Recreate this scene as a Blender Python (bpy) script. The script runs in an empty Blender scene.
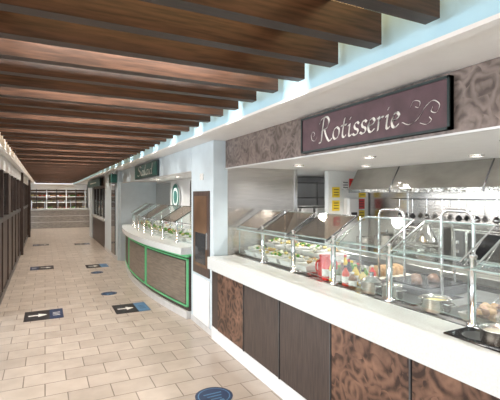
import bpy, math, random
from mathutils import Vector, Matrix
random.seed(7)
S=bpy.context.scene
# ---------------------------------------------------------------- materials
def mat(name,col,rough=.5,metal=0,noise=0,nscale=8,emit=None,es=1,stretch=None,bump=0,spec=.5,col2=None,lo=.35,hi=.65):
    m=bpy.data.materials.new(name);m.use_nodes=True
    nt=m.node_tree;b=nt.nodes['Principled BSDF']
    b.inputs['Roughness'].default_value=rough;b.inputs['Metallic'].default_value=metal
    b.inputs['Specular IOR Level'].default_value=spec
    b.inputs['Base Color'].default_value=(*col,1)
    if noise or col2 or bump:
        tc=nt.nodes.new('ShaderNodeTexCoord');mp=nt.nodes.new('ShaderNodeMapping')
        nt.links.new(tc.outputs['Object'],mp.inputs[0])
        if stretch: mp.inputs['Scale'].default_value=stretch
        n=nt.nodes.new('ShaderNodeTexNoise');n.inputs['Scale'].default_value=nscale;n.inputs['Detail'].default_value=5
        nt.links.new(mp.outputs[0],n.inputs['Vector'])
        r=nt.nodes.new('ShaderNodeValToRGB')
        c2=col2 or tuple(max(0,c*(1-noise)) for c in col)
        r.color_ramp.elements[0].color=(*c2,1);r.color_ramp.elements[0].position=lo
        r.color_ramp.elements[1].color=(*col,1);r.color_ramp.elements[1].position=hi
        nt.links.new(n.outputs[0],r.inputs[0]);nt.links.new(r.outputs[0],b.inputs['Base Color'])
        if bump:
            bp=nt.nodes.new('ShaderNodeBump');bp.inputs['Strength'].default_value=min(1,bump);bp.inputs['Distance'].default_value=.01 if bump<1 else .05
            nt.links.new(n.outputs[0],bp.inputs['Height']);nt.links.new(bp.outputs[0],b.inputs['Normal'])
    if emit:
        b.inputs['Emission Color'].default_value=(*emit,1);b.inputs['Emission Strength'].default_value=es
    return m
def swirl(name,dark,light,scale,metal=.5,rough=.35,amp=.42,dist=.10):
    m=bpy.data.materials.new(name);m.use_nodes=True;nt=m.node_tree;N=nt.nodes.new;L=nt.links.new
    b=nt.nodes['Principled BSDF'];b.inputs['Metallic'].default_value=metal;b.inputs['Roughness'].default_value=rough
    tc=N('ShaderNodeTexCoord')
    def layer(off,sc,fr):
        mp=N('ShaderNodeMapping');mp.inputs['Location'].default_value=off;L(tc.outputs['Object'],mp.inputs[0])
        n=N('ShaderNodeTexNoise');n.inputs['Scale'].default_value=sc*1.1;n.inputs['Detail'].default_value=2;L(mp.outputs[0],n.inputs['Vector'])
        ad=N('ShaderNodeMixRGB');ad.blend_type='ADD';ad.inputs[0].default_value=dist;L(mp.outputs[0],ad.inputs[1]);L(n.outputs['Color'],ad.inputs[2])
        v=N('ShaderNodeTexVoronoi');v.inputs['Scale'].default_value=sc;L(ad.outputs[0],v.inputs['Vector'])
        sp=N('ShaderNodeSeparateColor');L(v.outputs['Color'],sp.inputs[0])
        a=N('ShaderNodeMath');a.operation='MULTIPLY_ADD';a.inputs[1].default_value=fr;L(v.outputs['Distance'],a.inputs[0])
        c=N('ShaderNodeMath');c.operation='MULTIPLY';c.inputs[1].default_value=6.28;L(sp.outputs[0],c.inputs[0]);L(c.outputs[0],a.inputs[2])
        s=N('ShaderNodeMath');s.operation='SINE';L(a.outputs[0],s.inputs[0])
        n2=N('ShaderNodeTexNoise');n2.inputs['Scale'].default_value=sc*1.7;n2.inputs['Detail'].default_value=3;L(mp.outputs[0],n2.inputs['Vector'])
        p=N('ShaderNodeMath');p.operation='MULTIPLY';L(s.outputs[0],p.inputs[0]);L(n2.outputs[0],p.inputs[1])
        return p
    p1=layer((0,0,0),scale,17);p2=layer((3.3,1.7,2.2),scale*.7,26)
    mx=N('ShaderNodeMath');mx.operation='MAXIMUM';L(p1.outputs[0],mx.inputs[0]);L(p2.outputs[0],mx.inputs[1])
    n3=N('ShaderNodeTexNoise');n3.inputs['Scale'].default_value=scale*.7;n3.inputs['Detail'].default_value=8;n3.inputs['Roughness'].default_value=.65;L(tc.outputs['Object'],n3.inputs['Vector'])
    q=N('ShaderNodeMath');q.operation='MULTIPLY_ADD';q.inputs[1].default_value=amp;L(mx.outputs[0],q.inputs[0]);L(n3.outputs[0],q.inputs[2])
    r=N('ShaderNodeValToRGB');r.color_ramp.elements[0].color=(*dark,1);r.color_ramp.elements[0].position=.36
    r.color_ramp.elements[1].color=(*light,1);r.color_ramp.elements[1].position=.86
    L(q.outputs[0],r.inputs[0]);L(r.outputs[0],b.inputs['Base Color'])
    return m
def glassmat(name,tint=(.95,.98,.97),base=.05):
    m=bpy.data.materials.new(name);m.use_nodes=True;nt=m.node_tree
    nt.nodes.remove(nt.nodes['Principled BSDF']);o=nt.nodes['Material Output']
    t=nt.nodes.new('ShaderNodeBsdfTransparent');t.inputs[0].default_value=(*tint,1)
    g=nt.nodes.new('ShaderNodeBsdfGlossy');g.inputs['Roughness'].default_value=.03;g.inputs[0].default_value=(1,1,1,1)
    lw=nt.nodes.new('ShaderNodeLayerWeight');lw.inputs['Blend'].default_value=.5
    p=nt.nodes.new('ShaderNodeMath');p.operation='POWER';p.inputs[1].default_value=4;nt.links.new(lw.outputs['Facing'],p.inputs[0])
    a=nt.nodes.new('ShaderNodeMath');a.operation='MULTIPLY_ADD';a.inputs[1].default_value=.6;a.inputs[2].default_value=base;nt.links.new(p.outputs[0],a.inputs[0])
    x=nt.nodes.new('ShaderNodeMixShader');nt.links.new(a.outputs[0],x.inputs[0]);nt.links.new(t.outputs[0],x.inputs[1]);nt.links.new(g.outputs[0],x.inputs[2])
    nt.links.new(x.outputs[0],o.inputs[0]);return m
def floormat():
    m=bpy.data.materials.new('floor_tiles');m.use_nodes=True;nt=m.node_tree;N=nt.nodes.new;L=nt.links.new
    b=nt.nodes['Principled BSDF']
    tc=N('ShaderNodeTexCoord')
    br=N('ShaderNodeTexBrick');br.inputs['Scale'].default_value=1;br.inputs['Brick Width'].default_value=.34;br.inputs['Row Height'].default_value=.25
    br.inputs['Mortar Size'].default_value=.005;br.inputs['Mortar Smooth'].default_value=.2;br.offset=.5
    br.inputs['Color1'].default_value=(.52,.455,.395,1);br.inputs['Color2'].default_value=(.42,.365,.315,1);br.inputs['Mortar'].default_value=(.21,.175,.145,1)
    L(tc.outputs['Object'],br.inputs['Vector'])
    n=N('ShaderNodeTexNoise');n.inputs['Scale'].default_value=5;n.inputs['Detail'].default_value=6;L(tc.outputs['Object'],n.inputs['Vector'])
    r=N('ShaderNodeValToRGB');r.color_ramp.elements[0].color=(.82,.81,.80,1);r.color_ramp.elements[1].color=(1,1,1,1);r.color_ramp.elements[0].position=.3;r.color_ramp.elements[1].position=.7
    L(n.outputs[0],r.inputs[0])
    mx=N('ShaderNodeMixRGB');mx.blend_type='MULTIPLY';mx.inputs[0].default_value=1;L(br.outputs[0],mx.inputs[1]);L(r.outputs[0],mx.inputs[2])
    L(mx.outputs[0],b.inputs['Base Color']);b.inputs['Roughness'].default_value=.28
    bp=N('ShaderNodeBump');bp.inputs['Strength'].default_value=.3;bp.inputs['Distance'].default_value=.003;bp.invert=True
    L(br.outputs['Fac'],bp.inputs['Height']);L(bp.outputs[0],b.inputs['Normal'])
    return m
M={}
M['floor']=floormat()
M['white']=mat('white_paint',(.79,.79,.79),.5,noise=.04)
M['bluewhite']=mat('pale_blue_laminate',(.60,.69,.74),.35,noise=.05)
M['cove']=mat('cove_blue_glow',(.42,.68,.84),.6,noise=.05)  # blue cove light put into the face colour
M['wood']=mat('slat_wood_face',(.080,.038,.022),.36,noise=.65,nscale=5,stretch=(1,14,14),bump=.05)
M['woodshade']=mat('slat_underside_shade',(.030,.018,.014),.45,noise=.5,nscale=5,stretch=(1,14,14))  # darker copy of the slat wood, shade painted on the bottoms
M['woodceil']=mat('ceiling_glow_wood',(.42,.22,.10),.32,noise=.5,nscale=4,stretch=(1,9,1),emit=(1,.66,.32),es=2.8)  # emission added to the wood to light the slat faces amber
M['panelwood']=mat('counter_panel_wood',(.070,.048,.040),.4,noise=.5,nscale=6,stretch=(12,12,1),bump=.05)
M['leftwood']=mat('partition_wood',(.10,.07,.06),.4,noise=.5,nscale=6,stretch=(8,8,1))
M['copper']=swirl('copper_swirl_panel',(.040,.020,.014),(.30,.165,.11),6,metal=.3,rough=.33,amp=.30)
M['fasciaswirl']=swirl('bronze_swirl_fascia',(.10,.075,.065),(.34,.27,.24),6,metal=.3,rough=.35,amp=.26,dist=.2)
M['stone']=mat('pale_stone',(.66,.69,.69),.2,noise=.10,nscale=90,lo=.3,hi=.6)
M['kick']=mat('kick_aluminium',(.66,.66,.66),.35,metal=.2,noise=.1)
M['steel']=mat('brushed_steel',(.72,.69,.66),.24,metal=1,noise=.18,nscale=6,stretch=(1,1,26))
M['hoodsteel']=mat('rippled_steel',(.56,.54,.50),.14,metal=1,noise=.25,nscale=2.6,stretch=(1,1,2.2),bump=1)
M['steelh']=mat('steel_top',(.62,.62,.60),.3,metal=.9,noise=.15,nscale=10)
M['chrome']=mat('chrome',(.76,.76,.76),.14,metal=1,noise=.08)
M['dsteel']=mat('dark_steel',(.12,.12,.125),.35,metal=.6,noise=.3)
M['black']=mat('black_glass',(.012,.012,.014),.1,noise=.3)
M['glass']=glassmat('sneeze_glass',(.94,.97,.96),.06)
M['edge']=mat('glass_edge',(.40,.50,.48),.15,noise=.1)
M['smoke']=glassmat('smoked_glass',(.62,.54,.47),.12)
M['dglass']=mat('dark_glazing',(.05,.055,.06),.08,noise=.2)
M['signbrown']=mat('sign_maroon',(.11,.055,.065),.5,noise=.35,nscale=9)
M['signframe']=mat('sign_frame',(.018,.035,.035),.35,noise=.3)
M['cream']=mat('lettering_cream',(.88,.84,.78),.5,noise=.05)
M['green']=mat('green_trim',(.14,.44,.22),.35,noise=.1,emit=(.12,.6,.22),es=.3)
M['signgreen']=mat('sign_green',(.012,.10,.085),.4,noise=.2)
M['olive']=mat('salad_front_panel',(.23,.19,.15),.35,noise=.4,nscale=5,stretch=(1,1,10))
M['tile']=mat('wall_white_tile',(.76,.77,.75),.25,noise=.05)
M['yellow']=mat('notice_yellow',(.85,.62,.05),.5,noise=.08)
M['red']=mat('red_plastic',(.62,.03,.025),.35,noise=.1)
M['navy']=mat('floor_sticker_navy',(.018,.04,.10),.4,noise=.2)
M['blk']=mat('floor_sticker_black',(.022,.022,.028),.4,noise=.2)
M['sblue']=mat('floor_sticker_blue',(.09,.21,.36),.4,noise=.15)
M['lamp']=mat('lamp_lens',(1,.95,.85),.4,emit=(1,.95,.88),es=8)
M['amber']=mat('bronze_door_panel',(.17,.10,.06),.3,noise=.4,nscale=4)
for n,c in dict(lettuce=(.13,.34,.05),tomato=(.60,.06,.03),bread=(.50,.30,.14),cheese=(.78,.62,.24),rice=(.78,.74,.62),olivef=(.12,.14,.04),salmon=(.66,.36,.25),mustard=(.78,.55,.04),meat=(.20,.10,.06),whitec=(.80,.79,.76)).items():
    M[n]=mat('food_'+n,c,.5,noise=.3,nscale=40)
M['ceramic']=mat('white_ceramic',(.82,.82,.81),.15,noise=.03)
M['pinkwall']=mat('far_wall',(.60,.57,.54),.5,noise=.1)
M['stonefar']=mat('far_counter_stone',(.56,.53,.49),.35,col2=(.30,.29,.28),nscale=7,stretch=(1,1,9))
M['shelfwood']=mat('display_shelf_wood',(.26,.17,.11),.4,noise=.3)

# ---------------------------------------------------------------- mesh builder
class MB:
    def __init__(s,name): s.n=name;s.v=[];s.f=[];s.mi=[];s.sm=[];s.ms=[]
    def mid(s,m):
        m=M[m] if isinstance(m,str) else m
        if m not in s.ms: s.ms.append(m)
        return s.ms.index(m)
    def add(s,vs,fs,m,smooth=False):
        o=len(s.v);s.v+= [tuple(v) for v in vs];k=s.mid(m)
        for f in fs: s.f.append([i+o for i in f]);s.mi.append(k);s.sm.append(smooth)
    def box(s,x0,x1,y0,y1,z0,z1,m,b=0,bot=None):
        if b:
            vs=[];fs=[]
            for z,i in ((z0,0),(z1-b,0),(z1,b)):
                a0,a1,c0,c1=x0+i,x1-i,y0+i,y1-i
                vs+=[(a0+b,c0,z),(a1-b,c0,z),(a1,c0+b,z),(a1,c1-b,z),(a1-b,c1,z),(a0+b,c1,z),(a0,c1-b,z),(a0,c0+b,z)]
            for r in (0,8):
                for i in range(8): fs.append((r+i,r+(i+1)%8,r+8+(i+1)%8,r+8+i))
            fs.append(tuple(range(16,24)));fs.append(tuple(reversed(range(8))))
        else:
            vs=[(x,y,z) for z in (z0,z1) for x,y in ((x0,y0),(x1,y0),(x1,y1),(x0,y1))]
            fs=[(3,2,1,0),(4,5,6,7),(0,1,5,4),(1,2,6,5),(2,3,7,6),(3,0,4,7)]
            if bot: s.add(vs,[fs[0]],bot);fs=fs[1:]
        s.add(vs,fs,m)
    def lathe(s,c,prof,m,n=20,caps=True,smooth=True,sx=1,sy=1):
        vs=[];fs=[]
        for r,z in prof:
            for i in range(n):
                a=2*math.pi*i/n;vs.append((c[0]+r*math.cos(a)*sx,c[1]+r*math.sin(a)*sy,c[2]+z))
        for k in range(len(prof)-1):
            for i in range(n):
                j=(i+1)%n;fs.append((k*n+i,k*n+j,(k+1)*n+j,(k+1)*n+i))
        s.add(vs,fs,m,smooth)
        if caps:
            s.add(vs[:n],[tuple(reversed(range(n)))],m);s.add(vs[-n:],[tuple(range(n))],m)
    def tube(s,pts,r,m,n=8,closed=False):
        pts=[Vector(p) for p in pts];vs=[];fs=[];K=len(pts);up=None
        for k,p in enumerate(pts):
            a=pts[k-1] if k>0 else (pts[-1] if closed else p);b_=pts[(k+1)%K] if (k<K-1 or closed) else p
            t=(b_-a).normalized()
            if up is None:
                up=Vector((0,0,1)) if abs(t.z)<.9 else Vector((1,0,0))
            x=t.cross(up).normalized();y=x.cross(t).normalized();up=y
            for i in range(n):
                an=2*math.pi*i/n;vs.append(p+(x*math.cos(an)+y*math.sin(an))*r)
        for k in range(K if closed else K-1):
            for i in range(n):
                j=(i+1)%n;k2=(k+1)%K;fs.append((k*n+i,k*n+j,k2*n+j,k2*n+i))
        s.add(vs,fs,m,True)
        if not closed:
            s.add(vs[:n],[tuple(range(n))],m);s.add(vs[-n:],[tuple(range(n))],m)
    def blob(s,c,r,m,sq=.7):
        n=7;vs=[];fs=[]
        for i in range(1,4):
            th=math.pi*i/4
            for j in range(n):
                ph=2*math.pi*j/n;k=r*random.uniform(.8,1.15)
                vs.append((c[0]+k*math.sin(th)*math.cos(ph),c[1]+k*math.sin(th)*math.sin(ph),c[2]+k*sq*math.cos(th)))
        vs.append((c[0],c[1],c[2]+r*sq));vs.append((c[0],c[1],c[2]-r*sq))
        for i in range(2):
            for j in range(n):
                q=(j+1)%n;fs.append((i*n+j,(i+1)*n+j,(i+1)*n+q,i*n+q))
        for j in range(n):
            q=(j+1)%n;fs.append((21,j,q));fs.append((22,14+q,14+j))
        s.add(vs,fs,m,True)
    def quad(s,a,b,c,d,m,th=0):
        a,b,c,d=map(Vector,(a,b,c,d))
        if th:
            n=(b-a).cross(d-a).normalized()*th/2
            vs=[p-n for p in (a,b,c,d)]+[p+n for p in (a,b,c,d)]
            s.add(vs,[(3,2,1,0),(4,5,6,7)],m)
            return vs
        s.add([a,b,c,d],[(0,1,2,3)],m)
    def pane(s,a,b,c,d,m,em='edge',th=.010):
        vs=s.quad(a,b,c,d,m,th)
        s.add(vs,[(0,1,5,4),(1,2,6,5),(2,3,7,6),(3,0,4,7)],em)
    def build(s,parent=None):
        me=bpy.data.meshes.new(s.n);me.from_pydata([tuple(v) for v in s.v],[],s.f)
        for m in s.ms: me.materials.append(m)
        for p,k,sm in zip(me.polygons,s.mi,s.sm): p.material_index=k;p.use_smooth=sm
        me.update();o=bpy.data.objects.new(s.n,me);S.collection.objects.link(o)
        if parent: o.parent=parent
        return o
def rounded(pts,n=6):
    out=[];P=[Vector(p) for p in pts];P=[2*P[0]-P[1]]+P+[2*P[-1]-P[-2]]
    for i in range(1,len(P)-2):
        for k in range(n):
            t=k/n;a,b,c,d=P[i-1:i+3]
            out.append(.5*((2*b)+(c-a)*t+(2*a-5*b+4*c-d)*t*t+(3*b-a-3*c+d)*t**3))
    out.append(P[-2]);return out
# ---------------------------------------------------------------- lettering
G={'R':(.86,[[(.2,1.0),(.14,.5),(.1,0),(-.05,-.03)],[(-.1,.8),(.05,1.0),(.4,1.03),(.58,.82),(.45,.56),(.18,.5)],[(.28,.52),(.45,.2),(.68,-.03),(.86,.07)]]),
'o':(.50,[[(.25,.5),(.07,.38),(.05,.12),(.22,0),(.4,.13),(.42,.36),(.25,.5)]]),
't':(.38,[[(.2,.78),(.14,.4),(.13,.1),(.24,0),(.36,.09)],[(.0,.5),(.17,.5),(.34,.5)]]),
'i':(.29,[[(.03,.42),(.13,.48),(.12,.25),(.12,.06),(.2,0),(.28,.07)],[(.13,.68),(.15,.72),(.17,.75)]]),
's':(.40,[[(.36,.42),(.24,.5),(.1,.41),(.15,.27),(.3,.2),(.33,.08),(.18,0),(.02,.07)]]),
'e':(.42,[[(.06,.24),(.22,.27),(.36,.37),(.26,.5),(.12,.45),(.04,.25),(.09,.06),(.22,0),(.38,.1)]]),
'r':(.38,[[(.02,.42),(.12,.48),(.12,.25),(.11,0)],[(.13,.32),(.22,.46),(.34,.46)]]),
'S':(.66,[[(.6,.82),(.4,1.0),(.14,.86),(.22,.6),(.5,.42),(.5,.15),(.25,-.02),(0,.12)]]),
'a':(.52,[[(.38,.42),(.22,.5),(.05,.36),(.06,.1),(.2,0),(.38,.2)],[(.4,.5),(.37,.2),(.38,.05),(.45,0),(.52,.07)]]),
'l':(.27,[[(.14,1.0),(.1,.5),(.1,.12),(.17,0),(.26,.07)]]),
'd':(.54,[[(.38,.42),(.22,.5),(.05,.36),(.06,.1),(.2,0),(.38,.2)],[(.43,1.0),(.39,.5),(.38,.06),(.45,0),(.54,.07)]])}
def nib(mb,pts,f,m,w=.05,ang=35):
    P=rounded([(p[0],p[1],0) for p in pts],7);n=Vector((math.cos(math.radians(ang)),math.sin(math.radians(ang)),0))*w
    n2=Vector((-n.y,n.x,0))*.35
    for a,b in zip(P,P[1:]):
        mb.add([f(*(a-n).xy),f(*(b-n).xy),f(*(b+n).xy),f(*(a+n).xy)],[(0,1,2,3)],m)
        mb.add([f(*(a-n2).xy),f(*(b-n2).xy),f(*(b+n2).xy),f(*(a+n2).xy)],[(0,1,2,3)],m)
def word(mb,txt,f,m,w=.05,shear=.12):
    x=0
    for ch in txt:
        adv,st=G[ch]
        for s_ in st: nib(mb,[(p[0]+x+p[1]*shear,p[1]) for p in s_],f,m,w)
        x+=adv+.03
    return x
def wlen(t): return sum(G[c][0]+.03 for c in t)

# ---------------------------------------------------------------- shell
b=MB('floor');b.box(-5.2,6.2,-4,26,-.1,0,'floor');b.build()
b=MB('ceiling')
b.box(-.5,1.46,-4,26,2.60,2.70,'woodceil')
b.box(1.42+.04,1.50,-4,26,2.29,2.62,'cove')
b.box(1.50,6.2,-4,26,2.291,2.70,'white')
b.box(-5.2,-.52,-4,26,2.29,2.70,'white')
b.box(1.92,6.1,-4,6.2,1.98,2.289,'white')
b.box(1.80,2.7,5.26,10.7,2.0,2.289,'white')
b.build()
b=MB('trim_cove');b.box(1.44,1.50,-4,26,2.27,2.289,'white');b.box(-.54,-.50,-4,26,2.27,2.289,'white');b.build()
b=MB('ceiling_slats')
y=1.117-.315*14
while y<25.5:
    b.box(-.46,1.40,y,y+.07,2.345,2.49,'wood',bot='woodshade');y+=.315
b.box(-.2,-.14,-3.4,25.6,2.49,2.6,'dsteel');b.box(1.05,1.11,-3.4,25.6,2.49,2.6,'dsteel')
b.build()
b=MB('wall_left')
b.box(-5.2,-5.1,-4,26,0,.6,'white');b.box(-5.2,-5.1,-4,26,2.2,2.289,'white')
for i in range(15): b.box(-5.2,-5.1,-4+i*2,-3.8+i*2,.6,2.2,'white')
b.build()
b=MB('wall_far');b.box(-5.2,6.2,25.0,25.1,0,2.289,'pinkwall');b.build()
b=MB('wall_right');b.box(6.1,6.2,-4,25,0,2.29,'white');b.build()

# ---------------------------------------------------------------- left partition
b=MB('partition_screen')
y=6.6
X=-.6
b.box(X-.10,X-.0,6.6,22.0,0,.10,'dsteel')
b.box(X-.12,X+.0,6.6,22.0,2.06,2.288,'white')
k=0
while y<21.9:
    w=1.1
    b.box(X-.09,X-.02,y+.04,y+w-.04,.10,1.22,'leftwood')
    b.box(X-.10,X-.0,y+w-.04,y+w+.04,.1,2.06,'leftwood')
    b.box(X-.10,X+.0,y,y+w,1.22,1.30,'dsteel')
    if k%3==2: b.box(X-.07,X-.03,y+.04,y+w-.04,1.30,2.06,'leftwood')
    else: b.box(X-.07,X-.05,y+.04,y+w-.04,1.30,2.06,'dglass')
    y+=w;k+=1
b.box(X-.12,X+.02,6.5,6.6,0,2.288,'leftwood')
b.box(X-.12,X+.06,13.0,13.16,0,2.288,'leftwood');b.box(X-.12,X+.08,18.5,18.7,0,2.288,'leftwood')
b.build()

# ---------------------------------------------------------------- rotisserie counter
b=MB('rotisserie_counter')
yE=4.42;yS=-1.2
b.box(1.74,2.95,yS,yE,0,.14,'kick')
b.box(1.715,1.74,yS,yE,0,.145,'white')
b.box(1.76,2.95,yS,yE,.14,.81,'dsteel')
b.box(1.72,1.76,4.225,yE,.15,.81,'panelwood')
kinds=['copper','panelwood','panelwood','copper','copper','panelwood','panelwood','copper']
for i,kd in enumerate(kinds):
    y1=4.22-i*.67;y0=y1-.67
    b.box(1.705,1.76,y0+.012,y1-.012,.155,.80,kd,)
    b.box(1.70,1.715,y0-.006,y0+.006,.15,.81,'dsteel')
b.box(1.665,2.0,yS,yE,.81,.945,'stone')
b.box(2.0,2.95,yS,yE,.81,.925,'steelh')
b.box(2.0,2.02,yS,yE,.925,.945,'chrome')
for i in range(8):
    y0=3.75-i*.62
    b.box(2.12,2.62,y0,y0+.5,.925,.930,'chrome');b.box(2.15,2.59,y0+.03,y0+.47,.930,.932,'dsteel')
b.build()

b=MB('sneeze_guard')
def arch(mb,x,y,w,z0,z1,r=.011,ax='y'):
    pts=[]
    c=.06
    for t in range(0,7):
        a=math.pi-t*math.pi/12
        pts.append((-w/2+c+c*math.cos(a),z1-c+c*math.sin(a)))
    for t in range(0,7):
        a=math.pi/2-t*math.pi/12
        pts.append((w/2-c+c*math.cos(a),z1-c+c*math.sin(a)))
    pts=[(-w/2,z0)]+pts+[(w/2,z0)]
    mb.tube([(x,y+p,z) if ax=='y' else (x+p,y,z) for p,z in pts],r,'chrome')
mods=[4.36-.59*i for i in range(9)]
for i,y1 in enumerate(mods):
    y0=y1-.55
    b.lathe((2.05,y0-.02,.945),[(.035,0),(.035,.015),(.017,.02),(.017,.36),(.022,.365),(.022,.38)],'chrome',n=12)
    b.pane((2.04,y0,.975),(2.04,y1,.975),(2.04,y1,1.235),(2.04,y0,1.235),'glass')
    b.pane((2.0,y0,1.255),(2.3,y0,1.255),(2.3,y1,1.255),(2.0,y1,1.255),'glass')
    b.pane((2.02,y0+.03,1.29),(2.02,y1-.03,1.29),(2.32,y1-.03,1.47),(2.32,y0+.03,1.47),'smoke' if i in(0,1,2) else 'glass')
    for yy in (y0+.03,y1-.03):
        b.tube([(2.01,yy,1.28),(2.33,yy,1.475)],.008 if i<3 else .006,'dsteel' if i<3 else 'chrome',n=6)
        b.tube([(2.05,yy,1.26),(2.2,yy,1.39)],.004,'chrome',n=6)
    b.tube([(2.33,y0+.03,1.475),(2.33,y1-.03,1.475)],.005,'chrome',n=6)
b.tube([(2.32,4.38,1.25),(2.32,-.6,1.25)],.006,'chrome')
for i in range(0,9,2):
    b.tube([(2.32,mods[i]-.57,.926),(2.32,mods[i]-.57,1.47)],.009,'chrome')
arch(b,2.5,2.45,.27,.926,1.53);arch(b,2.5,1.86,.24,.926,1.54,.013);arch(b,2.62,1.2,.3,.926,1.52)
for yy in (2.15,1.5,.9):
    b.tube(rounded([(2.86,yy,.926),(2.86,yy,1.25),(2.82,yy,1.42),(2.68,yy,1.47),(2.56,yy,1.42)],6),.011,'chrome')
    b.lathe((2.55,yy,1.30),[(.085,0),(.08,.02),(.03,.11),(.02,.13)],'chrome',20,caps=False)
b.build()

def foodpan(name,x,y,sx,sy,z,cols,n=26,r=.03,heap=.05,rim='ceramic'):
    b=MB(name)
    b.add([(x-sx/2+.02,y-sy/2+.02,z),(x+sx/2-.02,y-sy/2+.02,z),(x+sx/2-.02,y+sy/2-.02,z),(x-sx/2+.02,y+sy/2-.02,z),
           (x-sx/2,y-sy/2,z+.045),(x+sx/2,y-sy/2,z+.045),(x+sx/2,y+sy/2,z+.045),(x-sx/2,y+sy/2,z+.045),
           (x-sx/2+.015,y-sy/2+.015,z+.04),(x+sx/2-.015,y-sy/2+.015,z+.04),(x+sx/2-.015,y+sy/2-.015,z+.04),(x-sx/2+.015,y+sy/2-.015,z+.04)],
          [(3,2,1,0),(0,1,5,4),(1,2,6,5),(2,3,7,6),(3,0,4,7),(4,5,9,8),(5,6,10,9),(6,7,11,10),(7,4,8,11),(8,9,10,11)],rim)
    for i in range(n):
        px=random.uniform(-.5,.5)*(sx-.07);py=random.uniform(-.5,.5)*(sy-.07)
        h=heap*(1-abs(px)/sx-abs(py)/sy)
        b.blob((x+px,y+py,z+.045+h+r*.3),r*random.uniform(.7,1.1),random.choice(cols))
    return b.build()
zt=.935
foods=[['lettuce','rice','whitec','cheese'],['bread','cheese','rice'],['cheese','lettuce','rice'],['salmon','rice','lettuce','whitec'],['bread','whitec','cheese'],['lettuce','olivef','tomato','cheese']]
k=0
for i in range(5):
    for j in range(2):
        foodpan('food_platter',2.2+j*.27,4.2-i*.26,.24,.22,zt+.03+.07*j,foods[(k*5+j)%6],26,.022,.05);k+=1
b=MB('platter_riser')
b.box(2.335,2.62,3.0,4.36,.933,1.033,'steel');b.box(2.07,2.33,3.02,4.36,.933,.964,'steel');b.build()

def bottle(name,x,y,z,r,h,m,cap):
    b=MB(name);b.lathe((x,y,z),[(r*.9,0),(r,.01),(r,h*.6),(r*.7,h*.72),(r*.35,h*.82),(r*.35,h*.9)],m,14)
    b.lathe((x,y,z+h*.9),[(r*.42,0),(r*.42,h*.1)],cap,12)
    b.lathe((x,y,z+h*.18),[(r*1.02,0),(r*1.02,h*.3)],'whitec',14,caps=False);b.build()
bx=[('red','red',.038,.2),('red','whitec',.03,.17),('mustard','red',.03,.2),('mustard','mustard',.028,.19),('meat','whitec',.03,.17),('lettuce','yellow',.03,.16),('olivef','lettuce',.03,.15),('black','red',.028,.19),('meat','tomato',.032,.15),('tomato','black',.03,.16),('mustard','lettuce',.03,.16),('lettuce','whitec',.03,.14),('meat','whitec',.032,.12),('cheese','black',.032,.13),('red','whitec',.03,.16)]
for i,(m,c,r,h) in enumerate(bx):
    bottle('condiment_bottle',2.12+(i%3)*.1,2.80-(i//3)*.082,.933,r,h,m,c)
b=MB('red_serving_jug');b.lathe((2.2,2.93,.933),[(.05,0),(.06,.02),(.06,.12),(.045,.16),(.05,.19)],'red')
b.tube(rounded([(2.145,2.93,.98),(2.11,2.93,1.0),(2.11,2.93,1.06),(2.145,2.93,1.08)]),.008,'red');b.build()
def pot(name,x,y,z,r,h,m='steel',lid=False,content='meat'):
    b=MB(name);b.lathe((x,y,z),[(r*.95,0),(r,.01),(r,h),(r+.006,h+.004),(r-.004,h+.004),(r-.006,h*.7)],m,24)
    b.lathe((x,y,z+h*.68),[(r-.006,0),(r-.007,.004)],content,24)
    for sgn in (1,-1):
        b.tube(rounded([(x-.03,y+sgn*r,z+h*.75),(x-.025,y+sgn*(r+.03),z+h*.78),(x+.025,y+sgn*(r+.03),z+h*.78),(x+.03,y+sgn*r,z+h*.75)],4),.005,'chrome',n=6)
    if lid:
        b.lathe((x,y,z+h+.005),[(r+.004,0),(r*.7,.02),(r*.2,.03),(.015,.032),(.015,.05),(.02,.06)],'chrome',24)
    b.build()
pot('saucepan',2.15,2.30,.933,.075,.08,lid=True)
pot('saucepan',2.15,2.10,.933,.07,.09)
pot('stock_pot',2.17,1.76,.933,.085,.075,content='cheese')
b=MB('carving_griddle');b.box(2.36,2.80,1.98,2.44,.933,.985,'dsteel',b=.01);b.box(2.39,2.77,2.01,2.41,.985,.993,'black')
for p in range(5): b.blob((2.45+.06*p,2.15+.06*(p%3),1.01),.045,'meat')
b.build()
b=MB('carving_plate_stack')
for q in range(5): b.lathe((2.7,1.2,.933+q*.008),[(.06,0),(.12,.014),(.122,.016)],'ceramic',24)
b.build()
b=MB('induction_hob');b.box(1.80,2.0,1.02,1.42,.9455,.953,'black',b=.004)
b.lathe((1.9,1.3,.9532),[(.07,0),(.07,.0006)],'dsteel',24);b.build()
pot('mixing_bowl',1.90,1.20,.954,.075,.06,content='rice')
foodpan('carving_tray',2.65,.75,.3,.3,.935,['bread','meat'],20,.03,.03,'steel')
for i in range(2): foodpan('roasting_tray',2.25,1.38-.45*i,.3,.36,.936,['meat','salmon','bread'],24,.028,.02,'steel')
b=MB('serving_ladle');yy=1.60
b.tube(rounded([(2.44,yy,.955),(2.50,yy-.01,.99),(2.66,yy-.02,1.06),(2.70,yy-.02,1.05)]),.006,'chrome',6)
b.lathe((2.41,yy,.933),[(.01,0),(.03,.008),(.034,.024),(.031,.024)],'chrome',14);b.build()
b=MB('cutting_board');b.box(2.48,2.88,2.52,2.90,.933,.953,'rice',b=.004);b.build()
b=MB('bread_loaf')
for p in range(6): b.lathe((2.55+.05*p,2.68,.954),[(.07,0),(.085,.03),(.07,.07),(.02,.085)],'bread',14,sx=.35,sy=1)
b.build()

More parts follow.
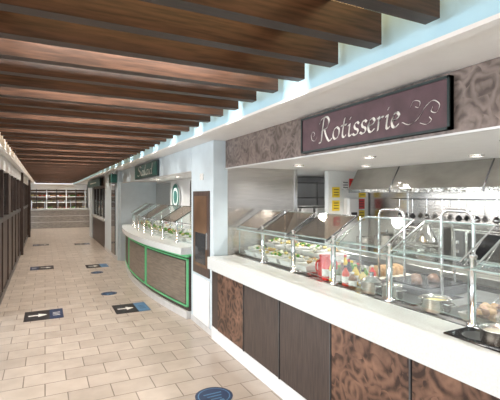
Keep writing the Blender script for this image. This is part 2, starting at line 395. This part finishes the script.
# ---------------------------------------------------------------- fascia + sign
b=MB('wall_rotisserie_fascia');b.box(1.90,1.919,-4,4.44,1.965,2.289,'fasciaswirl');b.box(1.89,1.919,-4,4.44,1.955,1.967,'kick');b.build()
b=MB('rotisserie_sign')
y0,y1,z0,z1=1.43,2.80,1.985,2.265
xs=1.862
b.box(xs+.008,1.898,y0,y1,z0,z1,'signbrown')
t=.014
b.box(xs,1.898,y0,y1,z0,z0+t,'signframe');b.box(xs,1.898,y0,y1,z1-t,z1,'signframe')
b.box(xs,1.898,y0,y0+t,z0,z1,'signframe');b.box(xs,1.898,y1-t,y1,z0,z1,'signframe')
H=.17;L_=wlen('Rotisserie')*H;ys=(y0+y1)/2+L_/2+.04
cz=(z0+z1)/2-.075
f=lambda u,v:(xs+.005,ys-u*H,cz+v*H)
word(b,'Rotisserie',f,'cream',.055)
W=L_/H
ox=W+.08
nib(b,[(ox+p[0],p[1]) for p in [(.0,.12),(.3,.0),(.65,.12),(.95,.45),(1.25,.62),(1.5,.45),(1.4,.22),(1.2,.28),(1.25,.42)]],f,'cream',.017)
nib(b,[(ox+p[0],p[1]) for p in [(.35,.55),(.5,.75),(.75,.68),(.7,.5),(.56,.55)]],f,'cream',.014)
nib(b,[(ox+p[0],p[1]) for p in [(.75,-.02),(1.0,-.1),(1.2,.0),(1.12,.12)]],f,'cream',.014)
nib(b,[(-.2-p[0],p[1]) for p in [(.0,.25),(.15,.1),(.38,.15),(.45,.4),(.3,.52),(.18,.4),(.28,.3)]],f,'cream',.015)
b.build()

# ---------------------------------------------------------------- kitchen
b=MB('wall_kitchen_end')
b.box(1.93,2.86,4.45,4.53,0,1.979,'steel')
b.box(2.86,2.90,4.44,4.54,0,1.979,'chrome')
b.box(3.40,4.10,4.45,4.53,0,1.979,'tile')
for zz in (1.3,1.55,1.8): b.box(3.40,4.10,4.447,4.45,zz,zz+.004,'kick')
b.build()
b=MB('wall_passage');b.box(2.75,5.2,6.3,6.38,0,1.979,'white');b.build()
b=MB('wall_kitchen_back');b.box(4.12,4.2,-4,4.55,0,1.979,'steel')
for i in range(6): b.box(4.108,4.122,-2+i*1.15,-1.985+i*1.15,.9,1.7,'chrome')
b.build()
b=MB('extractor_hood')
pf=[(3.45,1.68),(3.45,1.72),(3.60,1.978),(4.105,1.978),(4.105,1.70),(3.5,1.70),(3.5,1.68)]
for (ya,yb) in ((-1.5,4.1),):
    vs=[(p[0],ya,p[1]) for p in pf]+[(p[0],yb,p[1]) for p in pf];n=len(pf)
    b.add(vs,[(i,(i+1)%n,n+(i+1)%n,n+i) for i in range(n)]+[tuple(range(n)),tuple(range(2*n-1,n-1,-1))],'hoodsteel')
for i in range(6): b.box(3.55,4.1,-1.3+i*.9,-.5+i*.9,1.692,1.699,'dsteel')
for i in range(5): b.add([(3.448,-1+i*1.1,1.68),(3.448,-.985+i*1.1,1.68),(3.448,-.985+i*1.1,1.72),(3.598,-.985+i*1.1,1.978),(3.598,-1+i*1.1,1.978),(3.448,-1+i*1.1,1.72)],[(0,1,2,5),(5,2,3,4)],'dsteel')
b.build()
b=MB('utensil_rail')
b.tube([(4.06,2.0,1.60),(4.06,4.0,1.60)],.008,'chrome')
for i in range(9):
    yy=2.15+i*.21;b.tube([(4.05,yy,1.60),(4.05,yy,1.42)],.005,'chrome',6)
    b.lathe((4.05,yy,1.36),[(.012,0),(.035,.02),(.035,.04),(.01,.07)],'dsteel' if i%3==1 else 'chrome',12)
for yy in (2.0,4.0): b.tube([(4.06,yy,1.6),(4.118,yy,1.6)],.008,'chrome')
b.build()
b=MB('back_counter')
b.box(3.45,4.105,-1.5,4.42,.86,.92,'steelh',b=.006);b.box(3.5,4.1,-1.5,4.4,0,.86,'steel')
for i in range(7):
    b.box(3.485,3.5,-1.4+i*.8,-.66+i*.8,.14,.84,'steel');b.box(3.46,3.485,-1.3+i*.8,-.8+i*.8,.76,.775,'chrome')
b.build()
b=MB('rotisserie_oven');
b.box(3.6,4.02,2.0,2.75,.921,1.33,'steel',b=.01);b.box(3.59,3.6,2.06,2.56,1.0,1.29,'black');b.box(3.588,3.60,2.6,2.72,.98,1.30,'dsteel')
b.tube([(3.56,2.1,1.30),(3.56,2.52,1.30)],.01,'chrome')
for q in range(3): b.lathe((3.585,2.66,1.0+q*.09),[(.02,0),(.02,.03)],'chrome',10)
b.build()
b=MB('holding_cabinet')
b.box(3.6,4.02,2.85,3.5,.921,1.32,'steel',b=.01);b.box(3.59,3.6,2.9,3.45,.96,1.12,'hoodsteel');b.box(3.59,3.6,2.9,3.45,1.14,1.30,'hoodsteel')
for z in (1.09,1.27): b.tube([(3.57,3.0,z),(3.57,3.35,z)],.008,'chrome')
b.build()
pot('stock_pot',3.75,3.75,.921,.15,.24,lid=True);pot('stock_pot',3.75,4.12,.921,.12,.18);pot('stock_pot',3.75,1.6,.921,.14,.2)
b=MB('safety_notice_board')
for (x0,z0,m) in ((3.46,1.62,'yellow'),(3.46,1.44,'yellow'),(3.92,1.62,'yellow'),(3.9,1.46,'red'),(3.90,1.30,'yellow'),(3.62,1.72,'whitec'),(3.75,1.74,'red')):
    b.box(x0,x0+.12,4.435,4.444,z0,z0+.14,m)
    for q in range(3): b.box(x0+.02,x0+.10,4.433,4.435,z0+.03+q*.035,z0+.04+q*.035,'blk')
b.build()
b=MB('paper_towel_dispenser');b.box(3.64,3.84,4.33,4.444,1.36,1.62,'ceramic',b=.02);b.box(3.69,3.79,4.325,4.33,1.38,1.42,'blk');b.build()
b=MB('fire_alarm_call_point');b.box(3.47,3.57,4.40,4.444,1.24,1.36,'red',b=.01);b.lathe((3.52,4.40,1.29),[(.02,0),(.02,.02)],'whitec',10);b.build()
b=MB('passage_rack')
for x in (3.2,4.4):
    for yy in (5.7,6.1): b.box(x,x+.03,yy,yy+.03,0,1.9,'chrome')
for zz in (.3,.8,1.25,1.6,1.85): b.box(3.2,4.43,5.7,6.13,zz,zz+.02,'chrome')
b.build()
for i in range(4):
    b=MB('storage_crate');x=3.27+i*.29;b.box(x,x+.24,5.75,6.05,1.272,1.272+.2,['bread','whitec','whitec','whitec'][i],b=.02);b.box(x-.005,x+.245,5.745,6.055,1.44,1.46,'steel');b.build()

def downlight(name,x,y,z,e=14,col=(1,.97,.93)):
    b=MB(name);b.lathe((x,y,z-.012),[(.055,.0),(.06,.0115)],'chrome',20,caps=False);b.lathe((x,y,z-.006),[(.045,0),(.045,.004)],'lamp',20);o=b.build()
    ld=bpy.data.lights.new(name+'_lamp','SPOT');ld.energy=e;ld.color=col;ld.spot_size=math.radians(160);ld.spot_blend=.6;ld.shadow_soft_size=.04
    lo=bpy.data.objects.new(name+'_lamp',ld);lo.location=(x,y,z-.03);S.collection.objects.link(lo);lo.parent=o
for x,y in ((2.5,.3),(2.5,1.5),(2.5,2.7),(2.5,3.8),(3.3,1.0),(3.2,2.2),(3.2,3.5)):
    downlight('kitchen_downlight',x,y,1.979,60,(1,.96,.90))
for y in (5.9,7.4,8.9): downlight('salad_downlight',2.2,y,1.999,60)
downlight('passage_downlight',3.2,5.3,1.979,70)
for y in (-1,.9): downlight('soffit_fill',1.60,y,2.29,16)  # fixtures added out of view to light the counter side

# ---------------------------------------------------------------- column
b=MB('wall_column')
b.box(1.75,2.9,4.54,5.25,0,2.289,'bluewhite');b.box(1.75,1.929,4.45,4.54,0,2.289,'bluewhite')
b.build()
b=MB('baseboard_column');b.box(1.738,1.75,4.45,5.25,0,.07,'kick');b.build()
b=MB('door_service')
b.box(1.735,1.749,4.56,5.14,.66,1.70,'leftwood')
b.box(1.73,1.736,4.62,5.08,.76,1.64,'amber')
b.box(1.728,1.732,4.66,5.04,.8,1.18,'dglass')
b.box(1.735,1.749,4.56,5.14,.08,.62,'white');b.box(1.715,1.735,4.60,4.615,1.0,1.2,'chrome')
b.box(1.742,1.749,4.78,4.9,1.84,1.92,'whitec')
b.build()

# ---------------------------------------------------------------- salad bar
def cx(y): return 1.50+((y-7.6)/2.4)**2*.21
YA,YB=5.262,10.25
def sweep(mb,o0,o1,z0,z1,m,ya=YA,yb=YB,n=40,x1=None):
    vs=[];fs=[]
    for i in range(n+1):
        y=ya+(yb-ya)*i/n;a=cx(y)+o0;c=(cx(y)+o1) if x1 is None else x1
        vs+=[(a,y,z0),(c,y,z0),(c,y,z1),(a,y,z1)]
    for i in range(n):
        for k in range(4): fs.append((i*4+k,i*4+(k+1)%4,(i+1)*4+(k+1)%4,(i+1)*4+k))
    fs+=[(0,1,2,3),(n*4+3,n*4+2,n*4+1,n*4)]
    mb.add(vs,fs,m)
b=MB('salad_bar_counter')
sweep(b,.06,0,0,.10,'white',x1=2.5)
sweep(b,.02,0,.10,.84,'panelwood',x1=2.5)
segs=[(5.27,6.95,'olive'),(6.98,8.6,'olive'),(8.65,10.2,'panelwood')]
for a,c,m in segs:
    sweep(b,.0,.03,.19,.76,m,a+.06,c-.06,14)
    sweep(b,-.006,.03,.155,.168,'green',a,c,14);sweep(b,-.006,.03,.782,.795,'green',a,c,14)
    sweep(b,-.006,.03,.155,.795,'green',a,a+.014,2);sweep(b,-.006,.03,.155,.795,'green',c-.014,c,2)
sweep(b,-.01,.05,.0,.10,'kick')
sweep(b,-.09,0,.86,.95,'stone',x1=2.5)
sweep(b,-.02,.2,.82,.86,'green')
b.build()
b=MB('salad_sneeze_guard')
n=8
for i in range(n):
    ya=YA+.1+i*(YB-YA-.2)/n;yb=YA+.1+(i+1)*(YB-YA-.2)/n-.04
    xa=cx(ya)+.16;xb=cx(yb)+.16
    b.pane((xa,ya,.97),(xb,yb,.97),(xb,yb,1.22),(xa,ya,1.22),'glass')
    b.pane((xa-.04,ya,1.25),(xb-.04,yb,1.25),(xb+.32,yb,1.47),(xa+.32,ya,1.47),'smoke' if i%2 else 'glass')
    b.tube([(xa-.04,ya,1.25),(xa+.32,ya,1.47)],.009,'dsteel',n=6)
    b.tube([(xa-.04,ya,1.25),(xb-.04,yb,1.25)],.006,'chrome',n=6);b.tube([(xa+.32,ya,1.475),(xb+.32,yb,1.475)],.007,'chrome',n=6)
    b.lathe((xa,ya-.02,.95),[(.03,0),(.03,.015),(.014,.02),(.014,.32)],'chrome',10)
    b.tube([(xa+.32,ya-.02,.95),(xa+.32,ya-.02,1.47)],.011,'chrome',n=6)
b.build()
for i in range(14):
    y=5.5+i*.33
    foodpan('salad_tray',cx(y)+.42,y,.3,.27,.952,foods[i%6]+['lettuce'],18,.03,.06)
    if i%2==0:
        b=MB('salad_bowl');x=cx(y)+.75
        if x<2.4:
            b.lathe((x,y,.9505),[(.05,0),(.11,.05),(.13,.10),(.12,.10),(.1,.07)],'ceramic',20)
            for q in range(10): b.blob((x+random.uniform(-.07,.07),y+random.uniform(-.07,.07),1.045),.03,random.choice(foods[(i//2)%6]))
            b.build()
b=MB('wall_salad_fascia');b.box(1.75,1.79,5.26,10.7,1.975,2.289,'bluewhite');b.box(1.74,1.79,5.26,10.7,1.965,1.977,'kick');b.build()
b=MB('wall_salad_back')
b.box(2.62,2.70,5.26,10.7,0,1.999,'white')
b.box(2.60,2.62,9.35,10.69,.95,1.95,'steel');b.box(2.60,2.62,5.27,7.9,.95,1.95,'steel')
b.build()
b=MB('wall_salad_end');b.box(1.70,3.95,10.7,10.8,0,1.999,'bluewhite');b.build()
b=MB('salad_sign')
y0,y1,z0,z1,xs=6.95,8.9,1.985,2.265,1.71
b.box(xs,1.739,y0,y1,z0,z1,'signframe');b.box(xs-.004,xs,y0+.04,y1-.04,z0+.025,z1-.025,'signgreen')
H=.19;W=wlen('Salad')*H*2.6
word(b,'Salad',lambda u,v:(xs-.008,(y0+y1)/2+W/2-u*H*2.6,(z0+z1)/2-.085+v*H),'cream',.065)
b.build()
def disc(mb,x,y,z,r0,r1,m,n=32):
    vs=[];fs=[]
    for i in range(n):
        a=2*math.pi*i/n
        for r in (r0,r1): vs.append((x,y+r*math.cos(a),z+r*math.sin(a)))
    for i in range(n): j=(i+1)%n;fs.append((i*2,i*2+1,j*2+1,j*2))
    mb.add(vs,fs,m)
b=MB('wall_medallion')
b.lathe((0,0,0),[(.3,0),(.3,.02)],'ceramic',32)
b.v=[(2.598-p[2],8.85+p[0],1.62+p[1]) for p in b.v]
disc(b,2.577,8.85,1.62,.2,.29,'signgreen');disc(b,2.577,8.85,1.62,.0001,.15,'signgreen')
b.build()

# ---------------------------------------------------------------- further stations
b=MB('wall_pier');b.box(1.65,3.9,10.81,13.3,0,2.289,'bluewhite')
b.box(1.642,1.65,10.81,13.3,0,.1,'kick');b.box(1.63,1.65,11.15,11.8,.1,2.0,'dglass');b.build()
b=MB('hanging_blade_sign');b.box(1.50,1.64,10.85,11.3,1.98,2.2,'signgreen',b=.01);b.box(1.55,1.6,10.9,11.2,2.2,2.289,'chrome');b.build()
b=MB('grill_station')
b.box(1.68,2.6,13.31,17.1,0,.86,'panelwood');b.box(1.62,2.6,13.31,17.1,.86,.93,'stone')
b.box(1.7,1.9,13.31,17.1,1.9,2.288,'leftwood');b.box(2.6,2.7,13.31,17.1,0,2.289,'leftwood')
for i in range(5): b.box(1.72,1.80,13.35+i*.92,13.43+i*.92,.93,1.9,'dsteel')
for i in range(4): b.pane((1.75,13.45+i*.92,1.0),(1.75,14.2+i*.92,1.0),(1.75,14.2+i*.92,1.5),(1.75,13.45+i*.92,1.5),'glass')
b.build()
b=MB('station_sign');b.box(1.60,1.645,14.2,18.3,1.98,2.24,'signframe');b.box(1.595,1.6,14.3,18.2,2.0,2.22,'signgreen')
b.box(1.59,1.595,15.2,17.2,2.09,2.13,'cream');b.build()
b=MB('wall_pier_far');b.box(1.65,3.9,17.12,18.2,0,2.289,'bluewhite');b.build()
b=MB('wall_right_far');b.box(2.15,2.25,18.2,25,0,2.289,'white');b.build()
downlight('far_fill',.3,23.4,2.33,70);downlight('far_fill',1.3,23.4,2.33,70);downlight('far_fill',1.8,20.0,2.29,40)  # lights added to brighten the far end
b=MB('far_buffet_counter')
b.box(-.9,2.1,23.2,24.2,0,.90,'stonefar');b.box(-.95,2.12,23.12,24.25,.90,.97,'stone')
for i in range(6): b.box(-.85+i*.5,-.845+i*.5,23.19,23.2,.05,.88,'kick')
for zz in (.3,.6): b.box(-.9,2.1,23.18,23.2,zz,zz+.03,'white')
for i in range(5): b.lathe((-.6+i*.6,23.35,.97),[(.02,0),(.02,.42)],'chrome',8)
b.pane((-.8,23.3,1.35),(2.0,23.3,1.35),(2.0,23.75,1.42),(-.8,23.75,1.42),'glass')
b.build()
b=MB('bread_display_shelves')
b.box(-.9,2.1,24.35,24.9,0,.95,'white');b.box(-.9,2.1,24.8,24.9,.95,2.28,'shelfwood');b.box(-.9,2.1,24.4,24.8,1.98,2.28,'white')
for zz in (.95,1.28,1.58,1.85): b.box(-.9,2.1,24.4,24.8,zz,zz+.03,'white')
for i in range(7): b.box(-.9+i*.48,-.86+i*.48,24.38,24.85,.95,2.0,'leftwood' if i%2 else 'white')
for zz in (.98,1.31,1.61):
    for i in range(26): b.blob((-.8+i*.11,24.55+random.uniform(-.05,.05),zz+.05),.055,random.choice(['bread','cheese','tomato','lettuce','meat','whitec','bread']))
b.build()

# ---------------------------------------------------------------- floor stickers
def arrow_sticker(x,y,w=.42,h=.34,flip=False,side='navy'):
    b=MB('floor_arrow_sticker')
    b.box(x-w/2,x+w/2,y-h/2,y+h/2,.0025,.0035,'blk')
    bx0=(x+w/2-.17) if not flip else (x-w/2)
    b.box(bx0,bx0+.17,y-h/2,y+h/2,.0035,.0040,side)
    ax=x-.08 if not flip else x+.08
    b.add([(ax-.11,y-.025,.0042),(ax+.01,y-.025,.0042),(ax+.01,y+.025,.0042),(ax-.11,y+.025,.0042),(ax+.01,y-.09,.0042),(ax+.12,y,.0042),(ax+.01,y+.09,.0042)],[(0,1,2,3),(4,5,6)],'whitec')
    for q in range(3): b.box(bx0+.04,bx0+.13,y-.09+q*.07,y-.07+q*.07,.0041,.0043,'whitec' if side=='navy' else 'navy')
    b.build()
def uv2(u,v):
    d=410*1.64/(v-196);l=(u-250)/410*d
    return .4472*d+.8944*l,.8944*d-.4472*l
for (u,v,fl) in ((44,315,False),(131,308,False),(42,268,True),(97,266,False),(41,245,True),(82,244,False)):
    x,y=uv2(u,v);arrow_sticker(x,y,.48,.50,fl,'sblue' if u>90 else 'navy')
for (u,v,r) in ((214,396,.155),(109,293.5,.13),(97,272.5,.13)):
    x,y=uv2(u,v);b=MB('floor_round_sticker');b.lathe((x,y,.0005),[(r,0),(r,.0015)],'navy',32)
    b.lathe((x,y,.0021),[(r*.86,0),(r*.86,.0003)],'sblue',32);b.lathe((x,y,.0025),[(r*.8,0),(r*.8,.0003)],'navy',32)
    for q in range(3): b.box(x-r*(.5-.1*q),x+r*(.5-.1*q),y+.03-q*.045,y+.045-q*.045,.0029,.0032,'sblue')
    for sg in (-1,1): b.box(x+sg*.035-.018,x+sg*.035+.018,y-.11,y-.075,.0029,.0032,'sblue')
    b.build()

# ---------------------------------------------------------------- lighting
def area(name,x,y,z,sx,sy,e,col,rot=(0,0,0)):
    ld=bpy.data.lights.new(name,'AREA');ld.shape='RECTANGLE';ld.size=sx;ld.size_y=sy;ld.energy=e;ld.color=col
    o=bpy.data.objects.new(name,ld);o.location=(x,y,z);o.rotation_euler=rot;S.collection.objects.link(o)
for k in list(range(-14,0,2))+list(range(3,76,3)):
    yy=1.117+.315*k+.19
    area('slat_gap_fill',.45,yy,2.56,1.6,.10,30 if k<0 else (36 if k<40 else 24),(1,.98,.95))  # added fill lights, tucked out of sight between slats
for i in range(4):
    area('window_side_fill',-5.0,-2+i*4.5,1.4,1.5,3.6,190,(.88,.95,1),(0,math.radians(-90),0))  # added fill standing in for daylight from unseen left windows
w=bpy.data.worlds.new('World');S.world=w;w.use_nodes=True
bg=w.node_tree.nodes['Background'];bg.inputs[0].default_value=(.88,.94,1,1);bg.inputs[1].default_value=2.1
S.view_settings.view_transform='Standard';S.view_settings.exposure=-.55
# ---------------------------------------------------------------- camera
cd=bpy.data.cameras.new('camera');cd.sensor_width=36;cd.lens=29.52;cd.shift_y=-.008;cd.clip_start=.05
co=bpy.data.objects.new('camera',cd);co.location=(0,0,1.64);co.rotation_euler=(math.radians(90),0,-math.atan(.5));S.collection.objects.link(co);S.camera=co
